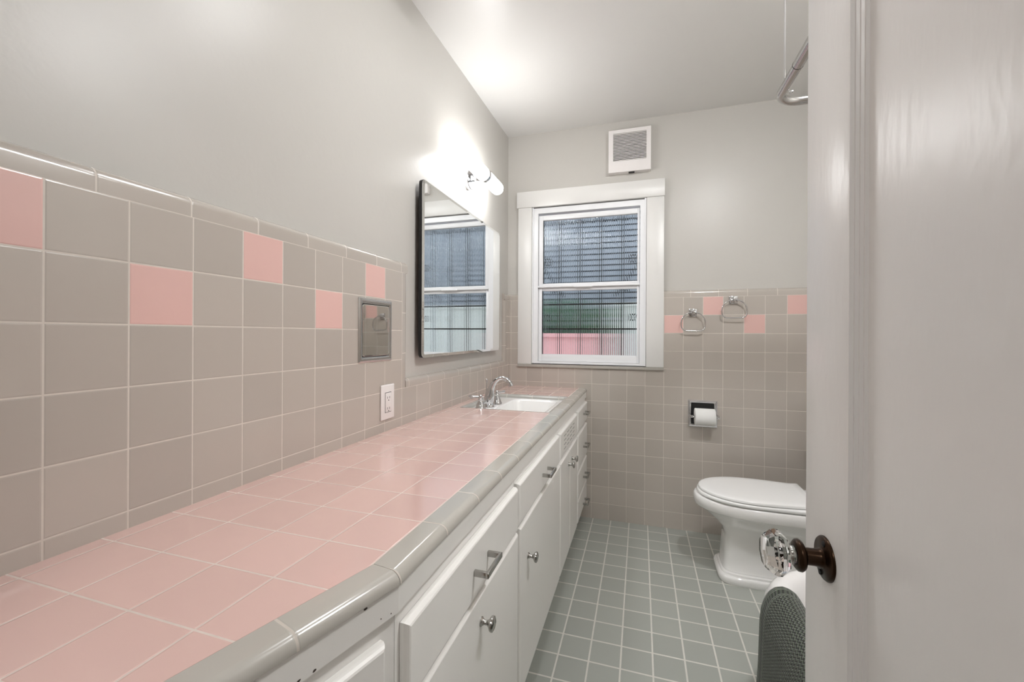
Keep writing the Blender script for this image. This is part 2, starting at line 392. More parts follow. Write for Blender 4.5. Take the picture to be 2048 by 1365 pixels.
for i in range(1500):
    x = random.uniform(-2.3, -.30); c = Vector((x, random.uniform(4.58, 5.05), random.uniform(.9, 1.62 - .05 * abs(math.sin(x * 9)) - max(0, x + .75) * .35)))
    d = Vector((random.gauss(0, 1), random.gauss(0, 1), random.gauss(0, 1))).normalized(); e = d.cross(Vector((.3, .5, 1))).normalized(); s_ = random.uniform(.03, .06)
    vv = [bm.verts.new(c + p) for p in (-d * s_, e * s_ * .45, d * s_, -e * s_ * .45)]; bm.faces.new(vv)
at(obj('foliage', bm, M['leaf'], smooth=False), sh)
bm = NB()
for i in range(7): tube(bm, [(-2.1 + i * .27, 4.8, GZ), (-2.1 + i * .27 + .04, 4.8, 1.2)], .012, 6)
at(obj('stem', bm, M['bronze']), sh)
gr = thing('security_grille', 'black iron window grille with scrolls outside the glass', 'grille', (-.33, 2.92, .92))
YB = 2.935
for x in (-.70, -.555, -.41, -.265, -.12, .035): at(obj('bar', boxes((x - .007, x + .007, YB - .007, YB + .007, .92, 2.10)), M['iron']), gr)
for zz in (.93, 1.225, 1.40, 2.02): at(obj('rail', boxes((-.75, .09, YB - .005, YB + .005, zz - .005, zz + .005)), M['iron']), gr)
for x in (-.74, .08):
    for zz in (.93, 2.02): at(obj('bracket', boxes((x - .008, x + .008, PLY + .138, YB + .004, zz - .008, zz + .008)), M['iron']), gr)
def scroll(cx, cz, s, r0=.035):
    pts = []
    for i in range(40):
        a = i / 39 * 2.4 * PI; r = r0 * (1 - i / 39 * .75); pts.append((cx + s * r * math.cos(a), YB, cz + r * math.sin(a)))
    return pts
def iron(pts, r):
    bm = NB(); tube(bm, pts, r, 6); at(obj('scroll', bm, M['iron']), gr)
for i, x in enumerate((-.68, -.61, -.53, -.46, -.385, -.315, -.24, -.17, -.095, -.02)): iron(scroll(x, 1.985, 1 if i % 2 else -1, .03), .004)
for cx, s in ((-.64, -1), (-.05, 1)):
    iron(scroll(cx, 1.70, s), .006)
    iron([(cx + s * .035, YB, 1.70), (cx + s * .03, YB, 1.66), (cx - s * .12, YB, 1.45)], .006); iron(scroll(cx - s * .04, 1.50, s, .025), .005)
    iron(scroll(cx, 1.30, s, .03), .005)

# ------------------------------------------------------------------ countertop
CZT = 0.837; EX = -0.3803; CYC = 0.533; TA = -0.2754
cdir = Vector((-0.272, -0.962)); yn = FY + .001; xn = EX + (CYC - yn) * (cdir.x / -cdir.y) * 1.0
xn = EX + cdir.x / -cdir.y * (CYC - yn)
SX0, SX1, SY0, SY1 = -0.815, EX - .0004, 1.800, 2.296
ct = thing('tiled_countertop', 'pink tiled bathroom countertop with grey rounded edge tiles', 'countertop', (-.6, 1.3, CZT - .035))
bm = NB(); z0 = CZT - .03
for pl in ([(LX, yn), (xn, yn), (EX, CYC), (LX, CYC)], [(LX, CYC), (EX, CYC), (EX, SY0), (LX, SY0)], [(LX, SY1), (EX, SY1), (EX, BY), (LX, BY)],
           [(LX, SY0), (SX0, SY0), (SX0, SY1), (LX, SY1)]):
    prism(bm, pl, 2, z0, CZT)
at(obj('worktop', bm, M['counter'], smooth=False), ct)
NOSE = [(0.0003, -.03), (0.0003, 0), (.0330, 0)] + [(.0330 + .017 * math.sin(t_), -.017 + .017 * math.cos(t_)) for t_ in [PI / 2 * i / 8 for i in range(1, 9)]] + [(.0500, -.0185), (.044, -.0190)]
tm = math.tan(abs(TA) / 2)
bm = NB(); loft(bm, [[(EX + d, CYC - d * tm, CZT + h) for d, h in NOSE], [(EX + d, BY, CZT + h) for d, h in NOSE]])
at(obj('edge_tiles', bm, M['edge'], ang=50), ct)
ang = bpy.data.objects.new('angled_end', None)     # (only used to compute the rotated frame)
bpy.data.objects.remove(ang)
MA = Matrix.Translation((EX, CYC, 0)) @ Matrix.Rotation(TA, 4, 'Z')
def in_angle(o, root):
    o.parent = root; o.matrix_parent_inverse = Matrix.Translation(-Vector(root.location)) @ MA; return o
LA = (CYC - yn) / 0.962
bm = NB(); loft(bm, [[(d, -LA, CZT + h) for d, h in NOSE], [(d, d * tm - .0008, CZT + h) for d, h in NOSE]])
in_angle(obj('edge_tiles', bm, M['edgeA'], ang=50), ct)
# apron boards under the edge tiles
AZ0, AZ1, AF = .778, CZT - .0182, .0470
bm = NB(); prism(bm, [(EX + .02, CYC - .02 * tm), (EX + AF, CYC - AF * tm), (EX + AF, BY), (EX + .02, BY)], 2, AZ0, AZ1); at(obj('apron', bm, M['cab'], smooth=False), ct)
bm = NB(); prism(bm, [(.02, -LA), (AF, -LA), (AF, AF * tm), (.02, .02 * tm)], 2, AZ0, AZ1); in_angle(obj('apron', bm, M['cab'], smooth=False), ct)
# chipped paint on the angled apron board
for y_, z_, ry, rz in ((-0.0509, 0.8143, 0.0035, 0.0022), (-0.0249, 0.7863, 0.0011, 0.001), (-0.0074, 0.784, 0.0011, 0.001), (-0.1229, 0.7809, 0.0028, 0.0016), (-0.1419, 0.782, 0.0035, 0.0016)):
    bm = NB(); pg = [(y_ + ry * math.cos(k * PI / 4) * random.uniform(.6, 1.2), z_ + rz * math.sin(k * PI / 4) * random.uniform(.6, 1.2)) for k in range(8)]
    prism(bm, pg, 0, AF - .0005, AF + .0002); in_angle(obj('paint_chip', bm, M['chip'], smooth=False), ct)
# grey border around the sunk basin
bm = NB(); cx, cy = (SX0 + SX1) / 2, (SY0 + SY1) / 2; hx, hy = (SX1 - SX0) / 2, (SY1 - SY0) / 2
rg = []
for off, zz in ((-.0005, CZT - .03), (-.0005, CZT + .0006), (.004, CZT + .0006), (.010, CZT - .0015), (.016, CZT - .006), (.019, CZT - .014), (.019, CZT - .03)):
    rg.append(rrect(cx, cy, hx - off, hy - off, .012, zz))
rg.append(rg[0]); loft(bm, rg, False, False); at(obj('sink_border', bm, M['rim'], ang=50), ct)

# ------------------------------------------------------------------ base cabinets
FP = -0.341                # face frame plane
DF = .016                     # door projection
def panel(y0, y1, z0, z1, x0=FP, t=DF, ch=.007, cut=None):
    bm = NB()
    R = lambda x, o: [(x, y0 + o, z0 + o), (x, y1 - o, z0 + o), (x, y1 - o, z1 - o), (x, y0 + o, z1 - o)]
    loft(bm, [R(x0 + .0005, 0), R(x0 + t * .45, 0), R(x0 + t * .72, ch * .22), R(x0 + t * .92, ch * .6), R(x0 + t, ch)])
    return bm
def bar_pull(yc, zc_, x0):
    bm = NB(); L = .040
    box(bm, x0, x0 + .028, yc - L - .004, yc - L + .004, zc_ - .006, zc_ + .006, .001)
    box(bm, x0, x0 + .028, yc + L - .004, yc + L + .004, zc_ - .006, zc_ + .006, .001)
    box(bm, x0 + .026, x0 + .033, yc - L - .005, yc + L + .005, zc_ - .006, zc_ + .006, .0015)
    return bm
def knob_bm(yc, zc_, x0):
    bm = NB(); lathe(bm, [(.010, 0), (.010, .002), (.0075, .004), (.0052, .008), (.005, .014), (.008, .018), (.0145, .022), (.0160, .025), (.0155, .028), (.012, .030), (.0105, .029), (.006, .0305)], (x0, yc, zc_), (1, 0, 0), 24); return bm
PF = FP + DF
def cabinet(name, label, y0, y1, place=at, loc=None):
    t = thing(name, label, 'cabinet', loc or (-.6, (y0 + y1) / 2, 0))
    bm = NB(); X0 = LX
    if place is in_angle: X0 = -.25; fx = .037
    else: fx = FP
    box(bm, fx - .018, fx, y0 + .0005, y1 - .0005, .125, AZ0 - .001)          # face frame
    box(bm, X0 + .002, fx - .018, y0 + .001, y0 + .016, .10, AZ0 - .001); box(bm, X0 + .002, fx - .018, y1 - .016, y1 - .001, .10, AZ0 - .001)
    box(bm, X0 + .002, fx - .001, y0 + .001, y1 - .001, .105, .125)
    box(bm, fx - .085, fx - .070, y0 + .001, y1 - .001, 0, .106)
    place(obj('carcass', bm, M['cab'], smooth=False), t); return t
def drawer(t, y0, y1, z0, z1, yc=None, zp=None, name='drawer', x0=FP, place=at, pull=True):
    d = place(obj(name, panel(y0, y1, z0, z1, x0), M['cab'], ang=15), t)
    if pull:
        p = obj('bar_pull', bar_pull(yc or (y0 + y1) / 2, zp or (z0 + z1) / 2, x0 + DF), M['nickel']); p.parent = d
    return d
def cdoor(t, y0, y1, z0, z1, yk, zk, x0=FP, place=at):
    d = place(obj('door', panel(y0, y1, z0, z1, x0), M['cab'], ang=15), t)
    if yk is not None:
        p = obj('knob', knob_bm(yk, zk, x0 + DF), M['nickel']); p.parent = d
    return d
A = cabinet('base_cabinet', 'white base cabinet with one wide drawer and one door, nearest straight run', .5335 - .0393 * tm, 1.126)
drawer(A, .541, 1.120, .630, .752, .835, .690); cdoor(A, .541, 1.122, .135, .624, .835, .563)
B = cabinet('base_cabinet', 'white base cabinet with one drawer and one door, just before the sink unit', 1.127, 1.760)
drawer(B, 1.130, 1.742, .636, .757, 1.460, .690); cdoor(B, 1.140, 1.758, .135, .626, 1.226, .506)
C_ = cabinet('base_cabinet', 'white sink base cabinet with slotted front panel above a pair of doors', 1.761, 2.285)
ff = drawer(C_, 1.750 + .012, 2.262, .640, .755, name='slotted_panel', pull=False)
for r in range(4):
    for c in range(4):
        so = obj('slot', boxes((PF - .002, PF + .0006, 1.850 + c * .082, 1.902 + c * .082, .667 + r * .0195, .6688 + r * .0195)), M['dark'], smooth=False); so.parent = ff
cdoor(C_, 1.768, 2.017, .135, .624, 1.975, .563); cdoor(C_, 2.020, 2.270, .135, .624, 2.075, .563)
D_ = cabinet('base_cabinet', 'white base cabinet of four stacked drawers in the back corner', 2.286, 2.7105)
for z0_, z1_, zp in ((.640, .755, .708), (.420, .620, .512), (.264, .410, .330), (.135, .256, .168)): drawer(D_, 2.296, 2.700, z0_, z1_, 2.545, zp)
E_ = thing('base_cabinet', 'white angled base cabinet at the near end of the counter', 'cabinet', (-.55, .25, 0))
bm = NB(); prism(bm, [(.021, -LA + .002), (.0393, -LA + .002), (.0393, .0393 * tm - .0004), (.021, .021 * tm - .0004)], 2, .105, AZ0 - .001); box(bm, -.050, -.035, -LA + .002, -.03, 0, .104)
in_angle(obj('carcass', bm, M['cab'], smooth=False), E_)
bm = NB(); prism(bm, [(LX + .002, yn + .004), (xn + .005, yn + .004), (EX + .010, .522), (LX + .002, .522)], 2, .106, .122); at(obj('bottom_board', bm, M['cab'], smooth=False), E_)
drawer(E_, -.55, -.020, .630, .752, name='drawer', x0=.0393, place=in_angle); cdoor(E_, -.55, -.020, .135, .622, -.45, .5, .0393, in_angle)

# ------------------------------------------------------------------ sink and faucet
sk = thing('sink_basin', 'white rectangular sink basin sunk into the pink counter', 'sink', (cx, cy, .68))
bm = NB(); ix, iy, ihx, ihy = -.550, 2.045, .122, .185
rg = [rrect(cx, cy, hx - .014, hy - .014, .015, .812), rrect(cx, cy, hx - .0192, hy - .0192, .012, .818), rrect(cx, cy, hx - .022, hy - .022, .012, .8205), rrect(cx, cy, hx - .030, hy - .030, .015, .8215),
      rrect(ix, iy, ihx + .006, ihy + .006, .045, .8215), rrect(ix, iy, ihx, ihy, .045, .8195), rrect(ix, iy, ihx - .005, ihy - .005, .045, .812),
      rrect(ix, iy, ihx - .012, ihy - .014, .045, .76), rrect(ix, iy, ihx - .02, ihy - .03, .05, .71), rrect(ix, iy, ihx - .05, ihy - .07, .05, .69), rrect(ix, iy, .022, .022, .02, .686)]
rg2 = [rrect(ix, iy, .03, .03, .02, .676), rrect(ix, iy, ihx - .03, ihy - .05, .05, .68), rrect(ix, iy, ihx, ihy, .05, .72), rrect(ix, iy, ihx + .005, ihy + .005, .05, .806), rrect(cx, cy, hx - .015, hy - .015, .015, .808)]
loft(bm, rg + rg2 + [rg[0]], False, False); at(obj('basin', bm, M['ceramic'], ang=60), sk)
bm = NB(); lathe(bm, [(.021, 0), (.021, .002), (.016, .003), (.006, .001)], (ix, iy, .687)); at(obj('drain', bm, M['chrome']), sk)
fz = .8217
fa = thing('faucet', 'chrome widespread faucet with arched spout and two lever handles', 'faucet', (-.725, 1.95, fz))
bm = NB(); sx, sy = -.722, 1.948
lathe(bm, [(.027, 0), (.027, .004), (.024, .007), (.024, .012), (.019, .016), (.017, .020)], (sx, sy, fz))
prof = [(sx, .838, .020), (sx + .000, .848, .0245), (sx + .001, .864, .0250), (sx + .004, .884, .0220), (sx + .010, .908, .0175), (sx + .020, .932, .0138), (sx + .034, .951, .0112), (sx + .053, .964, .0098), (sx + .073, .9675, .0094),
        (sx + .092, .961, .0100), (sx + .106, .948, .0105), (sx + .113, .936, .0112), (sx + .116, .928, .0115)]
tube(bm, [(a, sy, b) for a, b, r in prof], [r for a, b, r in prof], 20)
at(obj('spout', bm, M['chrome'], ang=50), fa)
bm = NB(); lathe(bm, [(.0022, 0), (.0022, .118), (.0045, .121), (.0062, .127), (.0052, .134), (.0015, .138)], (sx - .018, sy + .012, fz), seg=14); at(obj('lift_rod', bm, M['chrome']), fa)
for hy_, hx_, ld_ in ((1.866, -.735, (-.055, -.017)), (2.040, -.712, (.030, .040))):
    bm = NB()
    lathe(bm, [(.026, 0), (.026, .006), (.0235, .009), (.0225, .012), (.0205, .020), (.016, .030), (.0115, .038), (.0105, .042), (.013, .045), (.013, .048), (.010, .051), (.0085, .056), (.010, .060), (.009, .066), (.005, .070)], (hx_, hy_, fz), seg=24)
    h = obj('handle', bm, M['chrome'], ang=50); at(h, fa)
    bm = NB(); p0 = Vector((hx_, hy_, fz + .058)); v = Vector((ld_[0], ld_[1], .002))
    tube(bm, [p0 - v * .25, p0, p0 + v * .5, p0 + v * .9, p0 + v], [.004, .005, .0052, .0072, .0045], 12)
    l_ = obj('lever', bm, M['chrome'], ang=50); l_.parent = h

# ------------------------------------------------------------------ mirror
mr = thing('wall_mirror', 'large mirror with slanted glass edges and black sides beside the sink', 'mirror', (-.86, 1.97, 1.085))
def yzr(x, o, r): return [(x, a, b) for a, b, _ in rrect(1.971, 1.449, .483 - o, .364 - o, max(r, .002), 0, 6)]
bm = NB(); loft(bm, [yzr(PLX, .05, .016), yzr(-.858, .05, .02), yzr(-.8578, .001, .02), yzr(-.8435, .0, .02), yzr(-.8430, .0006, .02)]); at(obj('backing', bm, M['black']), mr)
bm = NB(); loft(bm, [yzr(-.8429, .0008, .02), yzr(-.8415, .0008, .02), yzr(-.8392, .014, .008)]); at(obj('mirror_glass', bm, M['mirror'], smooth=False), mr)

# ------------------------------------------------------------------ sconce
sc = thing('vanity_sconce', 'lit tubular wall lamp with chrome centre band above the mirror', 'light', (PLX, 2.026, 2.018))
bm = NB(); lathe(bm, [(.052, 0), (.052, .020), (.049, .024)], (PLX, 2.026, 2.000), (1, 0, 0), 40); at(obj('wall_plate', bm, M['chrome']), sc)
bm = NB(); box(bm, PLX + .02, -.81, 2.014, 2.038, 1.99, 2.03, .003); at(obj('arm', bm, M['chrome']), sc)
AXc = (-.785, 2.018)
bm = NB(); lathe(bm, [(.033, -.0145), (.0375, -.014), (.0375, .014), (.033, .0145)], (AXc[0], 2.026, AXc[1]), (0, 1, 0), 40); at(obj('centre_band', bm, M['chrome']), sc)
for s in (-1, 1):
    bm = NB(); lathe(bm, [(.0355, .0148), (.0355, .205), (.0345, .216), (.031, .225), (.025, .2305), (.015, .233), (.001, .234)], (AXc[0], 2.026, AXc[1]), (0, s, 0), 40)
    at(obj('glass_shade', bm, M['bulb'], ang=60), sc)
for lx, ly, mt_, lb, k in ((.62, 1.15, 'dome', 'small round opal ceiling light over the tub', .5), (-.15, 1.2, 'filldome', 'added round opal fill light, unseen in the middle of the ceiling', 1.0)):
    cl = thing('ceiling_light', lb, 'light', (lx, ly, zc(ly)))
    bm = NB(); lathe(bm, [(.15 * k, .01), (.15 * k, -.03), (.14 * k, -.032)], (lx, ly, zc(ly))); at(obj('base', bm, M['chrome']), cl)
    bm = NB(); lathe(bm, [(.135 * k, -.032), (.135 * k, -.05), (.12 * k, -.06), (.08 * k, -.07), (.03 * k, -.075), (.001, -.076)], (lx, ly, zc(ly))); at(obj('dome', bm, M[mt_], ang=60), cl)

# ------------------------------------------------------------------ vent on the back wall
vt = thing('wall_vent', 'square white louvred vent high on the back wall', 'vent', (-.07, PLY, 2.207))
bm = NB(); vx0, vx1, vz0, vz1, vy = -.198, .057, 2.209, 2.476, 2.690
gx0, gx1, gz0, gz1 = -.170, .031, 2.279, 2.453
for b in ((vx0, gx0, vz0, vz1), (gx1, vx1, vz0, vz1), (gx0, gx1, vz0, gz0), (gx0, gx1, gz1, vz1)): box(bm, b[0], b[1], vy, PLY, b[2], b[3])
at(obj('housing', bm, M['white'], smooth=False), vt)
at(obj('recess', boxes((gx0, gx1, PLY - .012, PLY - .001, gz0, gz1)), M['dark'], smooth=False), vt)
bm = NB(); n = 19
for i in range(n):
    z = gz0 + (i + .5) * (gz1 - gz0) / n; box(bm, gx0, gx1, vy + .001, vy + .007, z - .0018, z + .0018)
at(obj('louvres', bm, M['white'], smooth=False), vt)
at(obj('switch_tab', boxes((-.075, -.04, vy + .01, vy + .025, vz0 - .006, vz0)), M['dark'], smooth=False), vt)

# ------------------------------------------------------------------ recessed plate and outlet in the left tile wall
rc = thing('recessed_wall_compartment', 'polished steel compartment door set into the left wall tiles', 'compartment', (LX, 1.208, 1.088))
y0, y1, z0, z1 = 1.117, 1.300, 1.088, 1.300
bm = NB()
R2 = lambda x, o, r: [(x, a, b) for a, b, _ in rrect((y0 + y1) / 2, (z0 + z1) / 2, (y1 - y0) / 2 - o, (z1 - z0) / 2 - o, r, 0, 5)]
loft(bm, [R2(LX - .004, 0, .002), R2(LX + .002, 0, .002), R2(LX + .005, .004, .003), R2(LX + .006, .012, .004), R2(LX + .003, .017, .006), R2(LX - .004, .018, .006)] + [R2(LX - .004, 0, .002)], False, False)
at(obj('frame', bm, M['steel'], ang=50), rc)
at(obj('gap', (lambda b: (loft(b, [R2(LX - .004, .018, .006), R2(LX + .0006, .018, .006)]), b)[1])(NB()), M['dark'], smooth=False), rc)
bm = NB(); loft(bm, [[(a + (b - y0) * .032, b, c) for a, b, c in r_] for r_ in (R2(LX - .003, .0205, .008), R2(LX + .001, .0205, .008), R2(LX + .0016, .0215, .008), R2(LX + .0018, .0235, .007))]); at(obj('door', bm, M['polish'], smooth=False), rc)
ol = thing('wall_outlet', 'white two-socket outlet plate on the left tile wall', 'outlet', (LX, 1.276, .88))
bm = NB(); box(bm, LX, LX + .006, 1.236, 1.316, .880, 1.003, .0035, 3); at(obj('cover_plate', bm, M['white']), ol)
bm = NB(); box(bm, LX + .005, LX + .0078, 1.259, 1.293, .906, .974, .0012); ins = at(obj('socket_face', bm, M['white']), ol)
def oslot(bm):
    so = obj('slot', bm, M['dark'], smooth=False); so.parent = ins
for zz in (.957, .919):
    for yy in (1.270, 1.283): oslot(boxes((LX + .0072, LX + .0081, yy - .0009, yy + .0009, zz - .004, zz + .004)))
    bm = NB(); lathe(bm, [(.0023, 0), (.0023, .0009)], (LX + .0072, 1.2765, zz - .0095), (1, 0, 0), 10); oslot(bm)
at(obj('seam', boxes((LX + .0060, LX + .0064, 1.2575, 1.2945, .9045, .9758)), M['dark'], smooth=False), ol)

# ------------------------------------------------------------------ towel rings, paper holder
def towel_ring(cx, pz, x0, x1, zt, zb, label):
    t = thing('towel_ring', label, 'towel ring', (cx, BY, pz), 'towel rings on the back wall')
    bm = NB(); box(bm, cx - .023, cx + .023, BY - .010, BY, pz - .023, pz + .023, .003); at(obj('mount_plate', bm, M['chrome']), t)
    bm = NB(); box(bm, cx - .007, cx + .007, BY - .040, BY - .008, zt - .007, zt + .009, .002); at(obj('post', bm, M['chrome']), t)
    yr = BY - .034; c = (x0 + x1) / 2; hw = (x1 - x0) / 2; r = .030; H = zt - zb; pts = []
    cz = zb + r + .008
    for i in range(25):
        a = PI * i / 24; pts.append((c + hw * math.cos(a), yr, cz + (zt - cz) * math.sin(a) ** .85))
    pts += [(c - hw + r - r * math.cos(a), yr, zb + r - r * math.sin(a)) for a in [PI / 2 * i / 6 for i in range(1, 7)]]
    pts += [(c + hw - r + r * math.sin(a), yr, zb + r - r * math.cos(a)) for a in [PI / 2 * i / 6 for i in range(0, 6)]]
    bm = NB(); tube(bm, pts, .0037, 10, closed=True); at(obj('ring', bm, M['chrome'], ang=60), t)
towel_ring(.301, 1.320, .234, .367, 1.322, 1.211, 'left lower chrome towel ring on the back wall')
towel_ring(.520, 1.392, .455, .586, 1.392, 1.286, 'right higher chrome towel ring on the back wall')
tp = thing('paper_holder', 'recessed chrome toilet paper holder in the back wall tiles', 'paper holder', (.358, BY, .634))
x0, x1, z0, z1 = .278, .438, .635, .794
bm = NB()
R3 = lambda y, o, r: [(a, y, b) for a, b, _ in rrect((x0 + x1) / 2, (z0 + z1) / 2, (x1 - x0) / 2 - o, (z1 - z0) / 2 - o, r, 0, 5)]
loft(bm, [R3(BY + .0, 0, .002), R3(BY - .004, 0, .002), R3(BY - .0055, .003, .002), R3(BY - .0055, .014, .004), R3(BY - .003, .0165, .005), R3(BY - .0005, .0165, .005)] + [R3(BY, 0, .002)], False, False)
at(obj('frame', bm, M['chrome'], ang=40), tp)
bm = NB(); loft(bm, [R3(BY - .0001, .0160, .005), R3(BY - .001, .0160, .005)]); at(obj('recess', bm, M['black'], smooth=False), tp)
for xx in (x0 + .012, x1 - .004):
    bm = NB(); box(bm, xx - .009, xx + .009, BY - .064, BY - .004, .697, .713, .003); at(obj('roller_arm', bm, M['chrome']), tp)
bm = NB(); lathe(bm, [(.006, 0), (.006, .136)], (x0 + .018, BY - .0575, .704), (1, 0, 0), 16); at(obj('roller', bm, M['chrome']), tp)
pr = thing('toilet_paper_roll', 'white toilet paper roll on the recessed chrome holder', 'toilet paper', (.362, BY - .0575, .654))
bm = NB(); lathe(bm, [(.010, 0), (.0485, 0), (.050, .0015), (.050, .1065), (.0485, .108), (.010, .108), (.010, 0)], (.3085, BY - .0575, .704), (1, 0, 0), 48, cap=False); at(obj('roll', bm, M['paper'], ang=50), pr)

# ------------------------------------------------------------------ toilet
TY = 2.305
tl = thing('toilet', 'white elongated toilet with closed lid facing left beside the back wall', 'toilet', (.6, TY, 0))
def plan(xf, xb, hw, z, nf=2.2, nb=4.0, xm=None, n=64):
    xm = xm if xm is not None else xf + (xb - xf) * .5; out = []
    for i in range(n):
        a = 2 * PI * i / n; c, s = math.cos(a), math.sin(a)
        ex = nb if c > 0 else nf
        X = xm + (xb - xm if c > 0 else xm - xf) * math.copysign(abs(c) ** (2 / ex), c)
        out.append((X, TY + hw * math.copysign(abs(s) ** (2 / ex), s), z))
    return out
bm = NB()
def chm(xf, xb, hw, z): return plan(xf, xb, hw, z, nf=5.5, nb=9)
rg = [chm(.372, .83, .125, 0), chm(.368, .83, .128, .008), chm(.368, .83, .128, .026), chm(.374, .83, .122, .036), chm(.382, .83, .116, .038), chm(.384, .83, .114, .046), chm(.391, .83, .106, .049), chm(.392, .83, .104, .057),
      chm(.394, .83, .101, .060), chm(.397, .83, .100, .12), chm(.402, .84, .099, .19), plan(.402, .86, .104, .215, 4.6, 8), plan(.386, .88, .116, .250, 3.3, 7), plan(.350, .90, .142, .285, 2.7, 6),
      plan(.312, .92, .166, .312, 2.35, 5), plan(.288, .93, .176, .330, 2.25, 5), plan(.282, .93, .180, .3335, 2.2, 5), plan(.272, .93, .187, .335, 2.2, 5), plan(.265, .93, .190, .341, 2.2, 5), plan(.263, .93, .191, .365, 2.2, 5), plan(.266, .93, .189, .382, 2.2, 5), plan(.272, .93, .185, .388, 2.2, 5)]
loft(bm, rg); at(obj('bowl', bm, M['ceramic'], ang=55), tl)
bm = NB(); loft(bm, [plan(.288, .775, .178, .3915, 2.2, 9, .53), plan(.281, .778, .182, .395, 2.2, 9, .53), plan(.281, .778, .182, .404, 2.2, 9, .53), plan(.286, .775, .179, .408, 2.2, 9, .53)]); at(obj('seat', bm, M['seat'], ang=60), tl)
def lid_ring(o_, z, n=26):
    def hw(x):
        if x < .53: return .179 * math.sqrt(max(0, 1 - ((.53 - x) / (.53 - .287)) ** 2.1))
        if x < .72: return .179 - .020 * ((x - .53) / .19) ** 1.6
        return .159 + .009 * ((x - .72) / .055) ** 2
    xs = [.287 + (.53 - .287) * (1 - math.cos(PI / 2 * i / n)) for i in range(n + 1)] + [.53 + .245 * i / 14 for i in range(1, 15)]
    pts = [(x, hw(x)) for x in xs]
    ring = [(x, TY + w_) for x, w_ in pts] + [(x, TY - w_) for x, w_ in reversed(pts[1:])]
    cx0 = .54
    sc_ = lambda p: (cx0 + (p[0] - cx0) * (1 - o_ / .24), TY + (p[1] - TY) * (1 - o_ / .17), z)
    return [sc_(p) for p in ring]
bm = NB(); loft(bm, [lid_ring(.004, .4095), lid_ring(0, .412), lid_ring(0, .420), lid_ring(.002, .4235), lid_ring(.008, .4250), lid_ring(.04, .4262), lid_ring(.10, .4268)]); at(obj('lid', bm, M['seat'], ang=50), tl)
bm = NB(); box(bm, .86, 1.13, TY - .21, TY + .21, .39, .74, .02, 3); at(obj('tank', bm, M['ceramic']), tl)
bm = NB(); box(bm, .85, 1.14, TY - .22, TY + .22, .742, .775, .008, 3); at(obj('tank_lid', bm, M['ceramic']), tl)
for s in (-1, 1):
    bm = NB(); lathe(bm, [(.013, 0), (.013, .028), (.010, .032)], (.80, TY + s * .075, .389)); at(obj('hinge', bm, M['seat']), tl)

# ------------------------------------------------------------------ bathtub and the mat over its rim
TX0, TX1, TY0, TY1, RZ = .368, 1.10, .14, 1.665, .404
tcx, tcy, thx, thy = (TX0 + TX1) / 2, (TY0 + TY1) / 2, (TX1 - TX0) / 2, (TY1 - TY0) / 2
tb = thing('bathtub', 'white bathtub with rounded rolled rim behind the open door', 'bathtub', (tcx, tcy, 0))
bm = NB(); rg = []
for o_, zz in ((.06, 0), (.055, .01), (.040, .12), (.022, .25), (.012, .29), (.004, .315), (0, .335), (.003, .358), (.012, .380), (.026, .396), (.046, .4045), (.064, .401), (.078, .391), (.088, .375), (.094, .35), (.105, .28), (.13, .16), (.18, .10), (.26, .09)):
    rg.append(rrect(tcx, tcy, thx - o_, thy - o_, max(.235 - o_, .04), zz, 12))
loft(bm, rg); at(obj('tub_shell', bm, M['tub'], ang=60), tb)
# towelling mat
th_ = .009
path = [(.353, .03), (.352, .07), (.354, .14), (.357, .20), (.359, .26), (.361, .31), (.365, .345), (.373, .372), (.385, .394), (.400, .408), (.417, .413), (.433, .409), (.449, .399), (.461, .382), (.468, .35), (.474, .30), (.480, .22)]
pl2 = [Vector((a, 0, b)) for a, b in path]
cum = [0]
for a, b in zip(pl2[:-1], pl2[1:]): cum.append(cum[-1] + (b - a).length)
MS = 120; TN = 100
def pth(s):
    s = min(max(s, 0), cum[-1])
    for i in range(len(cum) - 1):
        if s <= cum[i + 1] + 1e-9:
            f = (s - cum[i]) / (cum[i + 1] - cum[i]); return pl2[i].lerp(pl2[i + 1], f), (pl2[i + 1] - pl2[i]).normalized()
Ltot = cum[-1]; MY1 = 1.452
bm = NB(); uvl = bm.loops.layers.uv.new('UVMap'); grid = []
for i in range(MS + 1):
    s = Ltot * i / MS; p, tg = pth(s); row = []
    nn = Vector((-tg.z, 0, tg.x))
    for j in range(TN + 1):
        v = MAT_W * j / TN; y = MY1 - v
        flare = .012 * max(0, 1 - s / .12) ** 2 * (1 + math.sin(y * 14)) * .5
        fold = .0015 * math.sin(y * 21 + s * 6)
        row.append((Vector((p.x - flare, y + .006 * max(0, 1 - s / .1), p.z)) + nn * fold, (s, v)))
    grid.append(row)
Lm = Ltot
def quad(gr_, off):
    vs2 = [[bm.verts.new(c + off(i, j)) for j, (c, uv) in enumerate(r)] for i, r in enumerate(gr_)]
    for i in range(MS):
        for j in range(TN):
            f = bm.faces.new((vs2[i][j], vs2[i + 1][j], vs2[i + 1][j + 1], vs2[i][j + 1]))
            for l, (a, b) in zip(f.loops, ((i, j), (i + 1, j), (i + 1, j + 1), (i, j + 1))): l[uvl].uv = gr_[a][b][1]
    return vs2
V0 = quad(grid, lambda i, j: Vector((0, 0, 0)))
me = bpy.data.meshes.new('bath_mat'); bmesh.ops.recalc_face_normals(bm, faces=bm.faces); bm.to_mesh(me); bm.free()
me.polygons.foreach_set('use_smooth', [True] * len(me.polygons)); me.materials.append(M['knit'])
mo = bpy.data.objects.new('bath_mat', me); COL.objects.link(mo)
sd = mo.modifiers.new('thickness', 'SOLIDIFY'); sd.thickness = .008; sd.offset = 0.0
tag(mo, 'dark green knitted bath mat draped over the white tub rim', 'bath mat')

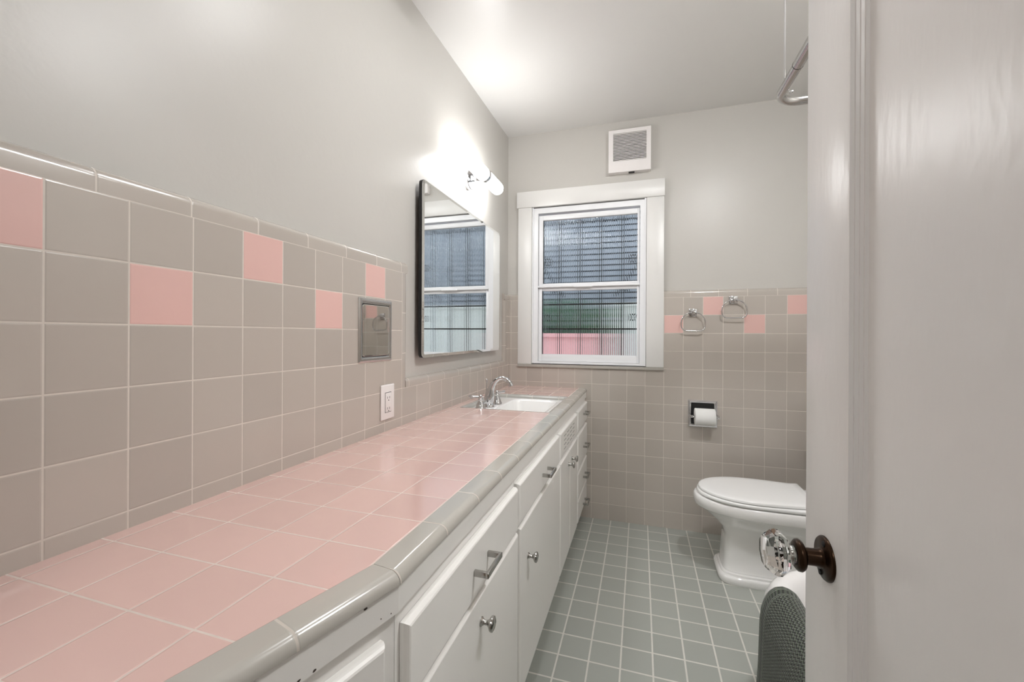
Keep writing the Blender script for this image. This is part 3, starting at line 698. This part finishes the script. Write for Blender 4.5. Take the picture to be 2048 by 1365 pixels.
# ------------------------------------------------------------------ shower rod
sr = thing('shower_rod', 'chrome shower curtain rod with a rounded corner hung from the ceiling', 'shower rod', (.5, 1.6, 2.0))
cr = .075; ax, ay = .450, 1.668
pts = [(ax, 1.44, 2.0), (ax, 1.5, 2.0)] + [(ax + cr - cr * math.cos(a), ay - cr + cr * math.sin(a), 2.0) for a in [PI / 2 * i / 10 for i in range(11)]] + [(.8, ay, 2.0), (RX + .015, ay, 2.0)]
bm = NB(); tube(bm, pts, .0145, 20); at(obj('rod', bm, M['steel'], ang=60), sr)
bm = NB(); tube(bm, [(ax, 1.445, 2.0), (ax, .60, 2.0), (ax, .22, 2.0)] + [(ax + cr - cr * math.cos(a), .145 + cr - cr * math.sin(a) - .0, 2.0) for a in [PI / 2 * i / 10 for i in range(11)]] + [(.8, .145, 2.0), (RX + .015, .145, 2.0)], .0158, 20); at(obj('rod', bm, M['steel'], ang=60), sr)
bm = NB(); lathe(bm, [(.0161, 0), (.0161, .002)], (ax, 1.443, 2.0), (0, 1, 0), 24); at(obj('joint_ring', bm, M['dark']), sr)
bm = NB(); tube(bm, [(.459, 1.60, 2.01), (.459, 1.60, zc(1.6))], .0028, 8); at(obj('ceiling_hanger', bm, M['chrome']), sr)
bm = NB(); lathe(bm, [(.005, 0), (.005, .006), (.003, .012)], (.472, 1.60, 1.999), (1, -.3, 0), 12); at(obj('set_screw', bm, M['chrome']), sr)

# ------------------------------------------------------------------ open door with glass knob
d1 = bpy.data.objects.new('door_1', None); COL.objects.link(d1); d1['kind'] = 'structure'
DA = math.atan2(.0287, .999); d1.location = (.2315, -.09, .0); d1.rotation_euler = (0, 0, DA)
DW, DH, DT = .731, 2.03, .036; ST = .109
py0, py1, pz0, pz1 = ST, DW - ST, .26, 1.90
bm = NB(); box(bm, 0, DT, 0, py0, .012, DH, .0012); box(bm, 0, DT, py1, DW, .012, DH, .0012); box(bm, 0, DT, py0, py1, .012, pz0); box(bm, 0, DT, py0, py1, pz1, DH)
obj('frame_stiles', bm, M['door'], d1)
obj('panel', boxes((.0138, DT - .0115, py0 - .002, py1 + .002, pz0 - .002, pz1 + .002)), M['door'], d1)
bm = NB()
R4 = lambda x, o: [(x, py0 + o, pz0 + o), (x, py1 - o, pz0 + o), (x, py1 - o, pz1 - o), (x, py0 + o, pz1 - o)]
loft(bm, [R4(.014, 0), R4(.0004, 0), R4(.0040, .0006), R4(.0044, .0022), R4(.0075, .0030), R4(.0079, .0046), R4(.0105, .0056), R4(.0108, .0075), R4(.0135, .0090), R4(.0138, .0120)], False, False)
obj('panel_moulding', bm, M['door'], d1, ang=20)
ky, kz = .6722, .9173
bm = NB(); lathe(bm, [(.0255, 0), (.0255, .0015), (.024, .0035), (.0125, .0045), (.0108, .0060), (.0102, .009), (.0098, .014), (.0098, .0215), (.012, .0225), (.0165, .0245), (.0185, .0275), (.0180, .0305), (.0150, .0330), (.0125, .0335)], (0, ky, kz), (-1, 0, 0), 40)
kb = obj('door_knob', bm, M['bronze'], d1, ang=50)
bm = NB(); lathe(bm, [(.0115, .0335), (.0115, .0385), (.014, .0400), (.0215, .0425), (.0260, .0480), (.0266, .0520), (.0250, .0570), (.0200, .0640), (.0180, .0662), (.006, .0665)], (0, ky, kz), (-1, 0, 0), 8, phase=PI / 8)
obj('glass_grip', bm, M['crystal'], kb, smooth=False)
bm = NB(); lathe(bm, [(.0020, .036), (.0100, .0362), (.0090, .0420), (.002, .0425)], (0, ky, kz), (-1, 0, 0), 16); obj('knob_core', bm, M['nickel'], kb)
bm = NB()
for s in (-1, 1): lathe(bm, [(.0032, .0020), (.0032, .0052), (.001, .0056)], (0, ky - s * .004, kz + s * .0185), (-1, 0, 0), 12)
obj('screws', bm, M['dark'], kb)
